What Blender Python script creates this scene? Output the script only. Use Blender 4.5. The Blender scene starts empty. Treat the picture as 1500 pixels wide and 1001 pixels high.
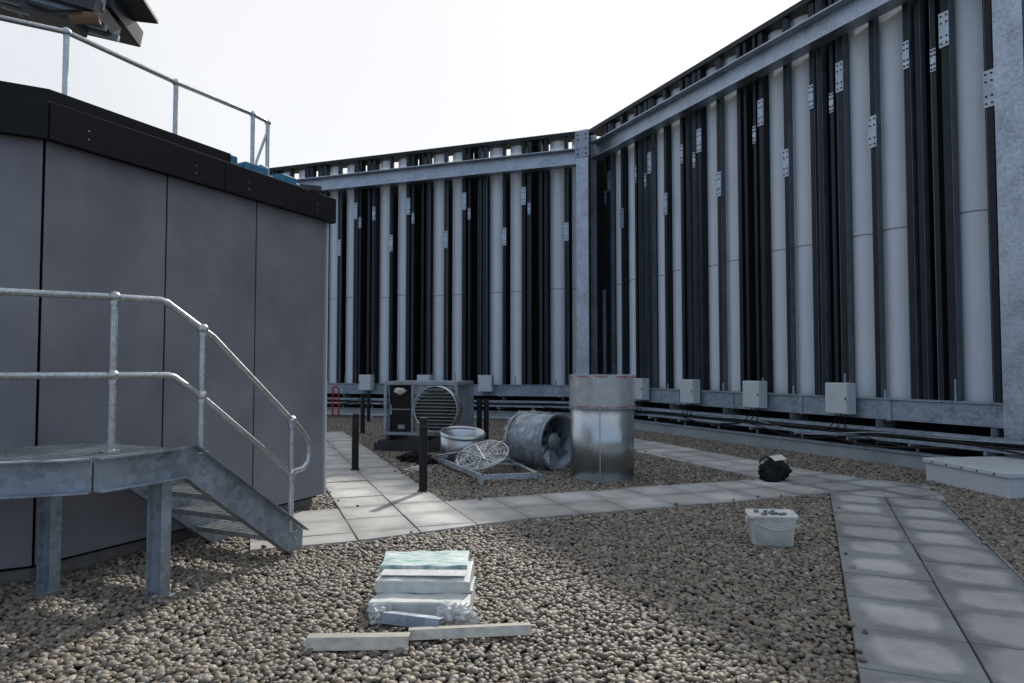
import bpy, bmesh, math, random
import numpy as np
from mathutils import Vector, Matrix, noise
random.seed(7); rng=np.random.default_rng(5)
scene=bpy.context.scene

# ------------------------------------------------------------ materials
def nt(name):
    m=bpy.data.materials.new(name); m.use_nodes=True
    t=m.node_tree; b=t.nodes['Principled BSDF']
    return m,t,b
def N(t,typ,**kw):
    n=t.nodes.new(typ)
    for k,v in kw.items(): setattr(n,k,v)
    return n
def ramp(t,stops,interp='LINEAR'):
    r=N(t,'ShaderNodeValToRGB'); cr=r.color_ramp; cr.interpolation=interp
    while len(cr.elements)<len(stops): cr.elements.new(0.5)
    for e,(p,c) in zip(cr.elements,stops):
        e.position=p; e.color=(c[0],c[1],c[2],1)
    return r
def mat(name,c1,c2=None,scale=3,rough=.6,metal=0,bump=0,bscale=40,detail=6,rr=.1,obj=True,stretch=None,lo=.35,hi=.65,spec=.5):
    m,t,b=nt(name)
    c2=c2 or tuple(x*.8 for x in c1)
    tc=N(t,'ShaderNodeTexCoord'); src=tc.outputs['Object']
    if stretch:
        mp=N(t,'ShaderNodeMapping'); mp.inputs['Scale'].default_value=stretch
        t.links.new(src,mp.inputs[0]); src=mp.outputs[0]
    n=N(t,'ShaderNodeTexNoise'); n.inputs['Scale'].default_value=scale; n.inputs['Detail'].default_value=detail
    n.inputs['Roughness'].default_value=.65
    t.links.new(src,n.inputs['Vector'])
    r=ramp(t,[(lo,c1),(hi,c2)]); t.links.new(n.outputs[0],r.inputs[0]); t.links.new(r.outputs[0],b.inputs['Base Color'])
    mr=N(t,'ShaderNodeMapRange'); mr.inputs[3].default_value=max(0.02,rough-rr); mr.inputs[4].default_value=min(1,rough+rr)
    t.links.new(n.outputs[0],mr.inputs[0]); t.links.new(mr.outputs[0],b.inputs['Roughness'])
    b.inputs['Metallic'].default_value=metal
    b.inputs['Specular IOR Level'].default_value=spec
    if bump:
        n2=N(t,'ShaderNodeTexNoise'); n2.inputs['Scale'].default_value=bscale; n2.inputs['Detail'].default_value=4
        t.links.new(src,n2.inputs['Vector'])
        bp=N(t,'ShaderNodeBump'); bp.inputs['Strength'].default_value=bump; bp.inputs['Distance'].default_value=.02
        t.links.new(n2.outputs[0],bp.inputs['Height']); t.links.new(bp.outputs[0],b.inputs['Normal'])
    return m
def galv(name,c=(.42,.45,.48),vs=28,rough=.42,metal=.75,lo=.6,hi=1.2):
    m,t,b=nt(name)
    tc=N(t,'ShaderNodeTexCoord')
    v=N(t,'ShaderNodeTexVoronoi'); v.inputs['Scale'].default_value=vs
    n=N(t,'ShaderNodeTexNoise'); n.inputs['Scale'].default_value=2.5; n.inputs['Detail'].default_value=6
    t.links.new(tc.outputs['Object'],v.inputs['Vector']); t.links.new(tc.outputs['Object'],n.inputs['Vector'])
    sx=N(t,'ShaderNodeSeparateColor'); t.links.new(v.outputs['Color'],sx.inputs[0])
    a=N(t,'ShaderNodeMath',operation='MULTIPLY_ADD'); a.inputs[1].default_value=.35
    t.links.new(sx.outputs[0],a.inputs[0]); t.links.new(n.outputs[0],a.inputs[2])
    r=ramp(t,[(.3,tuple(x*lo for x in c)),(.9,tuple(min(1,x*hi) for x in c))]); t.links.new(a.outputs[0],r.inputs[0])
    t.links.new(r.outputs[0],b.inputs['Base Color'])
    mr=N(t,'ShaderNodeMapRange'); mr.inputs[3].default_value=rough-.1; mr.inputs[4].default_value=rough+.12
    t.links.new(a.outputs[0],mr.inputs[0]); t.links.new(mr.outputs[0],b.inputs['Roughness'])
    b.inputs['Metallic'].default_value=metal
    return m
GALV=galv('galvanised_steel',(.42,.47,.53))
GALVD=galv('galvanised_steel_dull',(.32,.37,.43),18,.5,.55)
GALVR=galv('galvanised_rail',(.52,.55,.57),60,.34,.8)
DUCT=galv('galvanised_duct',(.50,.54,.56),70,.27,.9,.86,1.06)
BLACK=mat('black_cladding',(.005,.006,.007),(.009,.010,.012),1.5,.7,spec=.15)
FASC=mat('black_fascia',(.005,.006,.008),(.009,.010,.012),2,.6,spec=.25)
MULL=mat('dark_steel',(.010,.013,.018),(.020,.025,.033),2,.5,spec=.3)
MULLG=mat('seam_lit_edge_grey',(.08,.10,.125),(.14,.165,.20),3,.5,.3)  # grey of the fin seams and of the painted lit mullion edges
FIN=mat('fin_white',(.84,.88,.92),(.76,.81,.86),.8,.4,lo=.3,hi=.7)
_t=FIN.node_tree; _b=_t.nodes['Principled BSDF']; _o=_t.nodes['Material Output']
_tr=N(_t,'ShaderNodeBsdfTranslucent'); _tr.inputs[0].default_value=(.8,.85,.9,1); _mx=N(_t,'ShaderNodeMixShader'); _mx.inputs[0].default_value=.12
_t.links.new(_b.outputs[0],_mx.inputs[1]); _t.links.new(_tr.outputs[0],_mx.inputs[2]); _t.links.new(_mx.outputs[0],_o.inputs[0])
PANEL=mat('fibre_cement',(.15,.155,.182),(.225,.23,.258),1.1,.62,0,.06,90,10)
BOXG=mat('enclosure_grey',(.52,.56,.58),(.58,.62,.64),5,.4)
WHITE=mat('white_plastic',(.66,.66,.63),(.46,.46,.43),6,.45,lo=.4,hi=.75)
MEMB=mat('grey_membrane',(.26,.28,.29),(.36,.38,.39),2,.6,0,.1,8)
RUB=mat('black_rubber',(.008,.008,.009),(.015,.015,.016),6,.6,spec=.3)
FABRIC=mat('black_fabric',(.008,.008,.010),(.02,.02,.022),12,.9,0,.3,60,spec=.2)
BLUE=mat('blue_block',(.03,.16,.30),(.05,.24,.38),8,.5)
TEAL=mat('teal_print',(.22,.42,.39),(.62,.68,.65),3,.4,stretch=(2,16,1),lo=.42,hi=.52)
PACKW=mat('pack_white',(.68,.69,.66),(.50,.52,.50),8,.4,0,.25,20)
RED=mat('red_paint',(.5,.02,.015),(.4,.02,.02),6,.5)
BROWN=mat('brown_roll',(.2,.11,.06),(.12,.07,.04),8,.6)
DARKMET=mat('dark_grey_paint',(.03,.034,.038),(.055,.06,.066),4,.45,.3)
ALU=mat('aluminium_trim',(.62,.60,.52),(.40,.38,.33),9,.35,.4,stretch=(1,6,1))
CONC=mat('plinth_concrete',(.22,.21,.2),(.14,.13,.12),5,.85,0,.3,30)
def film(name,a0,a1,col=(.75,.78,.8),sc_=9,bmp=.8,lo=.35,hi=.7):
    m,t,b=nt(name)
    tc=N(t,'ShaderNodeTexCoord')
    n=N(t,'ShaderNodeTexNoise'); n.inputs['Scale'].default_value=sc_; n.inputs['Detail'].default_value=4; n.inputs['Distortion'].default_value=1.5
    t.links.new(tc.outputs['Object'],n.inputs['Vector'])
    mr=N(t,'ShaderNodeMapRange'); mr.inputs[1].default_value=lo; mr.inputs[2].default_value=hi
    mr.inputs[3].default_value=a0; mr.inputs[4].default_value=a1
    t.links.new(n.outputs[0],mr.inputs[0]); t.links.new(mr.outputs[0],b.inputs['Alpha'])
    bp=N(t,'ShaderNodeBump'); bp.inputs['Strength'].default_value=bmp; bp.inputs['Distance'].default_value=.03
    t.links.new(n.outputs[0],bp.inputs['Height']); t.links.new(bp.outputs[0],b.inputs['Normal'])
    b.inputs['Base Color'].default_value=(*col,1); b.inputs['Roughness'].default_value=.15
    return m
FILM=film('shrink_film',.08,.75)
FILMD=film('shrink_film_drum',.38,.62,(.62,.65,.67),5,.35)
FILMF=film('shrink_film_fan',.02,.75,(.62,.65,.67),4,1,.45,.8)

def slabmat(name,dry,damp,p0,p1):
    m,t,b=nt(name)
    uv=N(t,'ShaderNodeUVMap'); uv.uv_map='UVMap'
    tc=N(t,'ShaderNodeTexCoord')
    at=N(t,'ShaderNodeAttribute'); at.attribute_name='slab'
    sx=N(t,'ShaderNodeSeparateXYZ'); t.links.new(uv.outputs[0],sx.inputs[0])
    def ab(o):
        a=N(t,'ShaderNodeMath',operation='SUBTRACT'); a.inputs[1].default_value=.5; t.links.new(o,a.inputs[0])
        c=N(t,'ShaderNodeMath',operation='ABSOLUTE'); t.links.new(a.outputs[0],c.inputs[0])
        p=N(t,'ShaderNodeMath',operation='POWER'); p.inputs[1].default_value=3.2; t.links.new(c.outputs[0],p.inputs[0]); return p
    s=N(t,'ShaderNodeMath',operation='ADD'); t.links.new(ab(sx.outputs[0]).outputs[0],s.inputs[0]); t.links.new(ab(sx.outputs[1]).outputs[0],s.inputs[1])
    q=N(t,'ShaderNodeMath',operation='POWER'); q.inputs[1].default_value=1/3.2; t.links.new(s.outputs[0],q.inputs[0])
    n=N(t,'ShaderNodeTexNoise'); n.inputs['Scale'].default_value=3.5; n.inputs['Detail'].default_value=9; n.inputs['Roughness'].default_value=.7; t.links.new(tc.outputs['Object'],n.inputs['Vector'])
    a=N(t,'ShaderNodeMath',operation='MULTIPLY_ADD'); a.inputs[1].default_value=.42; t.links.new(n.outputs[0],a.inputs[0]); t.links.new(q.outputs[0],a.inputs[2])
    a2=N(t,'ShaderNodeMath',operation='MULTIPLY_ADD'); a2.inputs[1].default_value=.14; t.links.new(at.outputs['Fac'],a2.inputs[0]); t.links.new(a.outputs[0],a2.inputs[2])
    r=ramp(t,[(p0,dry),(p1,damp)]); t.links.new(a2.outputs[0],r.inputs[0])
    n2=N(t,'ShaderNodeTexNoise'); n2.inputs['Scale'].default_value=1.3; n2.inputs['Detail'].default_value=9; n2.inputs['Roughness'].default_value=.7; t.links.new(tc.outputs['Object'],n2.inputs['Vector'])
    r2=ramp(t,[(.3,(.62,.61,.6)),(.62,(1,1,1))]); t.links.new(n2.outputs[0],r2.inputs[0])
    mx=N(t,'ShaderNodeMix',data_type='RGBA',blend_type='MULTIPLY'); mx.inputs[0].default_value=1
    t.links.new(r.outputs[0],mx.inputs[6]); t.links.new(r2.outputs[0],mx.inputs[7])
    mp=N(t,'ShaderNodeMapRange'); mp.inputs[3].default_value=.8; mp.inputs[4].default_value=1.15; t.links.new(at.outputs['Fac'],mp.inputs[0])
    hs=N(t,'ShaderNodeHueSaturation'); t.links.new(mp.outputs[0],hs.inputs['Value']); t.links.new(mx.outputs[2],hs.inputs['Color'])
    t.links.new(hs.outputs[0],b.inputs['Base Color']); b.inputs['Roughness'].default_value=.88; b.inputs['Specular IOR Level'].default_value=.25
    n3=N(t,'ShaderNodeTexNoise'); n3.inputs['Scale'].default_value=120; t.links.new(tc.outputs['Object'],n3.inputs['Vector'])
    bp=N(t,'ShaderNodeBump'); bp.inputs['Strength'].default_value=.25; bp.inputs['Distance'].default_value=.005
    t.links.new(n3.outputs[0],bp.inputs['Height']); t.links.new(bp.outputs[0],b.inputs['Normal'])
    return m
SLAB=slabmat('concrete_slab',(.53,.525,.51),(.39,.385,.375),.53,.77)
SLABW=slabmat('concrete_slab_damp',(.42,.42,.415),(.235,.245,.25),.60,.72)

PEB,t,b=nt('river_pebble')
oi=N(t,'ShaderNodeObjectInfo')
r=ramp(t,[(0,(.15,.122,.092)),(.18,(.26,.22,.17)),(.36,(.19,.175,.155)),(.52,(.09,.074,.06)),(.66,(.33,.29,.23)),(.8,(.155,.122,.092)),(.92,(.23,.22,.205)),(1,(.42,.395,.35))])
t.links.new(oi.outputs['Random'],r.inputs[0])
tc=N(t,'ShaderNodeTexCoord'); n=N(t,'ShaderNodeTexNoise'); n.inputs['Scale'].default_value=60; n.inputs['Detail'].default_value=5
t.links.new(tc.outputs['Object'],n.inputs['Vector'])
r2=ramp(t,[(.3,(.7,.68,.65)),(.7,(1.1,1.08,1.05))]); t.links.new(n.outputs[0],r2.inputs[0])
mx=N(t,'ShaderNodeMix',data_type='RGBA',blend_type='MULTIPLY'); mx.inputs[0].default_value=1
t.links.new(r.outputs[0],mx.inputs[6]); t.links.new(r2.outputs[0],mx.inputs[7]); t.links.new(mx.outputs[2],b.inputs['Base Color'])
b.inputs['Roughness'].default_value=.58

# ------------------------------------------------------------ geometry helper
class G:
    def __init__(s): s.v=[]; s.f=[]
    def add(s,vs,fs):
        o=len(s.v); s.v+= [tuple(x) for x in vs]; s.f+=[tuple(i+o for i in f) for f in fs]
    def obox(s,o,a,b,c):
        o,a,b,c=map(Vector,(o,a,b,c))
        vs=[o,o+a,o+a+b,o+b,o+c,o+a+c,o+a+b+c,o+b+c]
        fs=[(0,3,2,1),(4,5,6,7),(0,1,5,4),(1,2,6,5),(2,3,7,6),(3,0,4,7)]
        if a.cross(b).dot(c)<0: fs=[f[::-1] for f in fs]
        s.add(vs,fs)
    def box(s,cx,cy,z0,z1,sx,sy,rot=0):
        c,n=math.cos(rot),math.sin(rot)
        a=Vector((c*sx,n*sx,0)); b=Vector((-n*sy,c*sy,0))
        s.obox(Vector((cx,cy,z0))-a/2-b/2,a,b,(0,0,z1-z0))
    def prism(s,poly,z0,z1):
        n=len(poly); vs=[(p[0],p[1],z0) for p in poly]+[(p[0],p[1],z1) for p in poly]
        fs=[tuple(range(n))[::-1],tuple(range(n,2*n))]+[(i,(i+1)%n,n+(i+1)%n,n+i) for i in range(n)]
        s.add(vs,fs)
    def tube(s,pts,r,n=12,cap=True):
        pts=[Vector(p) for p in pts]; m=len(pts)
        rs=r if isinstance(r,(list,tuple)) else [r]*m
        u=None; base=len(s.v)
        for i,p in enumerate(pts):
            if i==0: d=pts[1]-p
            elif i==m-1: d=p-pts[i-1]
            else: d=(pts[i+1]-p).normalized()+(p-pts[i-1]).normalized()
            if d.length<1e-6: d=Vector((0,0,1))
            d.normalize()
            if u is None: u=d.orthogonal().normalized()
            else:
                u=(u-d*u.dot(d)); u=u.normalized() if u.length>1e-6 else d.orthogonal().normalized()
            w=d.cross(u)
            for k in range(n):
                a=2*math.pi*k/n; q=p+(u*math.cos(a)+w*math.sin(a))*rs[i]; s.v.append(tuple(q))
        for i in range(m-1):
            for k in range(n):
                k2=(k+1)%n
                s.f.append((base+i*n+k,base+i*n+k2,base+(i+1)*n+k2,base+(i+1)*n+k))
        if cap:
            s.f.append(tuple(base+k for k in range(n))[::-1]); s.f.append(tuple(base+(m-1)*n+k for k in range(n)))
    def ball(s,c,r,n=12,m=8,sc=(1,1,1)):
        pts=[];
        for i in range(1,m):
            th=math.pi*i/m
            for k in range(n):
                a=2*math.pi*k/n; pts.append((c[0]+r*sc[0]*math.sin(th)*math.cos(a),c[1]+r*sc[1]*math.sin(th)*math.sin(a),c[2]+r*sc[2]*math.cos(th)))
        top=len(pts); pts.append((c[0],c[1],c[2]+r*sc[2])); pts.append((c[0],c[1],c[2]-r*sc[2]))
        fs=[]
        for i in range(m-2):
            for k in range(n):
                k2=(k+1)%n; fs.append((i*n+k,(i+1)*n+k,(i+1)*n+k2,i*n+k2))
        for k in range(n):
            k2=(k+1)%n; fs.append((top,k,k2)); fs.append((top+1,(m-2)*n+k2,(m-2)*n+k))
        s.add(pts,fs)
    def obj(s,name,m,parent=None,bevel=0,smooth=False,solid=0):
        me=bpy.data.meshes.new(name); me.from_pydata(s.v,[],s.f); me.update()
        o=bpy.data.objects.new(name,me); scene.collection.objects.link(o); me.materials.append(m)
        if parent: o.parent=parent
        if smooth:
            for p in me.polygons: p.use_smooth=True
            try: me.set_sharp_from_angle(angle=math.radians(40))
            except Exception: pass
        if solid:
            md=o.modifiers.new('s','SOLIDIFY'); md.thickness=solid
        if bevel:
            md=o.modifiers.new('b','BEVEL'); md.width=bevel; md.segments=2; md.limit_method='ANGLE'
        return o
def empty(name,loc=(0,0,0)):
    e=bpy.data.objects.new(name,None); scene.collection.objects.link(e); e.empty_display_size=.2
    return e

# ------------------------------------------------------------ ground + paths
g=G(); g.add([(-200,-200,-.012),(200,-200,-.012),(200,200,-.012),(-200,200,-.012)],[(0,1,2,3)])
GM,t,b=nt('gravel_bed')
tc=N(t,'ShaderNodeTexCoord'); v=N(t,'ShaderNodeTexVoronoi'); v.inputs['Scale'].default_value=24
t.links.new(tc.outputs['Object'],v.inputs['Vector'])
sc=N(t,'ShaderNodeSeparateColor'); t.links.new(v.outputs['Color'],sc.inputs[0])
r=ramp(t,[(0,(.04,.033,.026)),(.5,(.09,.075,.06)),(1,(.15,.13,.10))]); t.links.new(sc.outputs[0],r.inputs[0]); t.links.new(r.outputs[0],b.inputs['Base Color'])
bp=N(t,'ShaderNodeBump'); bp.inputs['Distance'].default_value=.03; bp.invert=True; t.links.new(v.outputs['Distance'],bp.inputs['Height']); t.links.new(bp.outputs[0],b.inputs['Normal'])
b.inputs['Roughness'].default_value=.85
g.obj('ground',GM)

def clip(poly,cl):
    out=poly
    n=len(cl)
    for i in range(n):
        a,bb=cl[i],cl[(i+1)%n]; inp=out; out=[]
        side=lambda p:(bb[0]-a[0])*(p[1]-a[1])-(bb[1]-a[1])*(p[0]-a[0])
        for j in range(len(inp)):
            p,q=inp[j],inp[(j+1)%len(inp)]; sp,sq=side(p),side(q)
            if sp>=0: out.append(p)
            if (sp>=0)!=(sq>=0):
                k=sp/(sp-sq); out.append((p[0]+(q[0]-p[0])*k,p[1]+(q[1]-p[1])*k))
        if not out: return []
    return out
def area(p): return .5*sum(p[i][0]*p[(i+1)%len(p)][1]-p[(i+1)%len(p)][0]*p[i][1] for i in range(len(p)))
def ccw(p): return p if area(p)>0 else p[::-1]
E1=(.935,.355); E2=(-.355,.935)
def AB(a,b_): return (E1[0]*a+E2[0]*b_,E1[1]*a+E2[1]*b_)
def slabs(name,region,org,ux,uy,size,m):
    region=ccw(region); vs=[];fs=[];uvs=[];att=[]
    loc=[((p[0]-org[0])*ux[0]+(p[1]-org[1])*ux[1],(p[0]-org[0])*uy[0]+(p[1]-org[1])*uy[1]) for p in region]
    loc=ccw(loc)
    i0=math.floor(min(p[0] for p in loc)/size); i1=math.ceil(max(p[0] for p in loc)/size)
    j0=math.floor(min(p[1] for p in loc)/size); j1=math.ceil(max(p[1] for p in loc)/size)
    gp=.006
    for i in range(i0,i1):
        for j in range(j0,j1):
            q=[(i*size+gp,j*size+gp),((i+1)*size-gp,j*size+gp),((i+1)*size-gp,(j+1)*size-gp),(i*size+gp,(j+1)*size-gp)]
            q=clip(q,loc)
            if len(q)<3 or abs(area(q))<.004: continue
            h=random.uniform(-.004,.004); tx=random.uniform(-.006,.006); ty=random.uniform(-.006,.006); av=random.random()
            n=len(q); o=len(vs)
            cx=(i+.5)*size; cy=(j+.5)*size
            rt_=random.uniform(-.006,.006); q=[(cx+(p[0]-cx)-(p[1]-cy)*rt_,cy+(p[1]-cy)+(p[0]-cx)*rt_) for p in q]
            W=lambda p:(org[0]+ux[0]*p[0]+uy[0]*p[1],org[1]+ux[1]*p[0]+uy[1]*p[1])
            for zz in (0,1):
                for p in q:
                    w=W(p); z=.036+h+(p[0]-cx)*tx+(p[1]-cy)*ty if zz else -.01
                    vs.append((w[0],w[1],z))
            def U(p): return (p[0]/size-i,p[1]/size-j)
            F=[tuple(o+n+k for k in range(n))]; UV=[[U(p) for p in q]]
            for k in range(n):
                k2=(k+1)%n; F.append((o+k,o+k2,o+n+k2,o+n+k)); UV.append([U(q[k]),U(q[k2]),U(q[k2]),U(q[k])])
            fs+=F
            for u in UV: uvs+=u; att+=[av]*len(u)
    me=bpy.data.meshes.new(name); me.from_pydata(vs,[],fs); me.update()
    ul=me.uv_layers.new(name='UVMap'); ul.data.foreach_set('uv',[c for u in uvs for c in u])
    a=me.attributes.new('slab','FLOAT','CORNER'); a.data.foreach_set('value',att)
    o=bpy.data.objects.new(name,me); scene.collection.objects.link(o); me.materials.append(m)
    bv=o.modifiers.new('b','BEVEL'); bv.width=.004; bv.segments=1; bv.limit_method='ANGLE'
    return o
S=.625
regs=[]
pe=empty('paving_path')
def path(nm,reg,org,ux,uy,m):
    regs.append(ccw(reg)); o=slabs(nm,reg,org,ux,uy,S,m); o.parent=pe
o_=AB(2.2,8.15)
path('slabs_stair_side',[AB(.0,6.58),AB(1.0,6.58),AB(2.825,6.9),AB(2.825,8.15),AB(.0,8.15)],o_,E1,E2,SLAB)
path('slabs_cross',[AB(2.825,6.9),AB(7.05,6.9),AB(7.05,8.15),AB(2.825,8.15)],o_,E1,E2,SLAB)
path('slabs_building',[AB(.95,8.15),AB(2.2,8.15),AB(2.2,18),AB(.95,18)],o_,E1,E2,SLAB)
path('slabs_back',[AB(7.05,8.15),AB(8.3,8.15),AB(8.3,15.5),AB(7.05,15.5)],o_,E1,E2,SLAB)
path('slabs_junction',[(4.12,8.92),AB(7.05,8.15),AB(8.3,8.15),(5.78,9.4),(5.33,8.45)],o_,E1,E2,SLABW)
f=(-.4,-.9165); gg=(.9165,-.4)
p0=(4.12,8.92)
W2=1.28
path('slabs_right',[p0,(p0[0]+gg[0]*W2,p0[1]+gg[1]*W2),(p0[0]+gg[0]*W2+f[0]*10,p0[1]+gg[1]*W2+f[1]*10),(p0[0]+f[0]*10,p0[1]+f[1]*10)],p0,gg,f,SLABW)

# ------------------------------------------------------------ building footprint
Bp=[(-9.6,1.75),(-3.62,5.24),(-2.22,8.24),(-5.6,9.85),(-11,8.5)]
def inside(P,poly,mg=0):
    poly=ccw(poly); m=np.ones(len(P),bool)
    for i in range(len(poly)):
        a=np.array(poly[i]); b_=np.array(poly[(i+1)%len(poly)]); d=b_-a; L=np.hypot(*d)
        m&=((d[0]*(P[:,1]-a[1])-d[1]*(P[:,0]-a[0]))/L>-mg)
    return m
OR=(2.53,22.0)
TR=Vector((.4194,-.9078,0)); NR=Vector((-.9078,-.4194,0))
TL=Vector((-.9418,.3364,0)); NL=Vector((-.3364,-.9418,0))
def grid(x0,x1,y0,y1,sp):
    xs=np.arange(x0,x1,sp); ys=np.arange(y0,y1,sp); X,Y=np.meshgrid(xs,ys)
    P=np.stack([X.ravel(),Y.ravel()],1); return P+rng.uniform(-.48*sp,.48*sp,P.shape)
P=np.concatenate([grid(-6,7.5,1.8,9.5,.0315),grid(-8,8.5,9.5,22.5,.043)])
keep=np.ones(len(P),bool)
for rg in regs: keep&=~inside(P,rg,.010)
stray=grid(-3,7,1.8,14,.11); 
ms=np.zeros(len(stray),bool)
for rg in regs: ms|=(inside(stray,rg,0)&~inside(stray,rg,-.09))
ms&=rng.random(len(stray))<.12
stray=stray[ms]
keep&=~inside(P,Bp,-.12)
d0=P-np.array(OR)
keep&=(d0@np.array([NR.x,NR.y])>.82)&(d0@np.array([NL.x,NL.y])>.82)
keep&=(np.abs(P[:,0])<P[:,1]*1.05+2.2)
P=P[keep]
Z=rng.uniform(-.006,.02,len(P))+.010*np.array([noise.noise((x*1.3,y*1.3,0)) for x,y in P])
P=np.concatenate([P,stray]); Z=np.concatenate([Z,np.full(len(stray),.046)])
me=bpy.data.meshes.new('gravel'); V=np.column_stack([P,Z]).astype(np.float32)
me.vertices.add(len(V)); me.vertices.foreach_set('co',V.ravel()); me.update()
gr=bpy.data.objects.new('gravel',me); scene.collection.objects.link(gr)
pc=bpy.data.collections.new('pebbles')
for k in range(7):
    bm=bmesh.new(); bmesh.ops.create_icosphere(bm,subdivisions=2,radius=1)
    sx,sy,sz=random.uniform(.95,1.3),random.uniform(.7,.95),random.uniform(.5,.72)
    for v_ in bm.verts:
        c=v_.co.copy(); nn=noise.noise(c*1.1+Vector((k*7,3,1)))
        c*=1+.22*nn; v_.co=Vector((c.x*sx,c.y*sy,c.z*sz))*.0215
    m_=bpy.data.meshes.new('pebble'); bm.to_mesh(m_); bm.free()
    for p_ in m_.polygons: p_.use_smooth=True
    m_.materials.append(PEB); pc.objects.link(bpy.data.objects.new('pebble_%d'%k,m_))
ng=bpy.data.node_groups.new('gravel_scatter','GeometryNodeTree')
ng.interface.new_socket('Geometry',in_out='INPUT',socket_type='NodeSocketGeometry')
ng.interface.new_socket('Geometry',in_out='OUTPUT',socket_type='NodeSocketGeometry')
gi=ng.nodes.new('NodeGroupInput'); go=ng.nodes.new('NodeGroupOutput')
ip=ng.nodes.new('GeometryNodeInstanceOnPoints'); ci=ng.nodes.new('GeometryNodeCollectionInfo')
ci.inputs['Collection'].default_value=pc; ci.inputs['Separate Children'].default_value=True; ci.inputs['Reset Children'].default_value=True
ip.inputs['Pick Instance'].default_value=True
rv=ng.nodes.new('FunctionNodeRandomValue'); rv.data_type='FLOAT_VECTOR'
rv.inputs[0].default_value=(-.5,-.5,0); rv.inputs[1].default_value=(.5,.5,6.283)
rs=ng.nodes.new('FunctionNodeRandomValue'); rs.data_type='FLOAT'; rs.inputs[2].default_value=.6; rs.inputs[3].default_value=1.35; rs.inputs['Seed'].default_value=3
L=ng.links.new
L(gi.outputs[0],ip.inputs['Points']); L(ci.outputs[0],ip.inputs['Instance']); L(rv.outputs[0],ip.inputs['Rotation'])
L(rs.outputs[1],ip.inputs['Scale']); L(ip.outputs[0],go.inputs[0])
md=gr.modifiers.new('scatter','NODES'); md.node_group=ng

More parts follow.
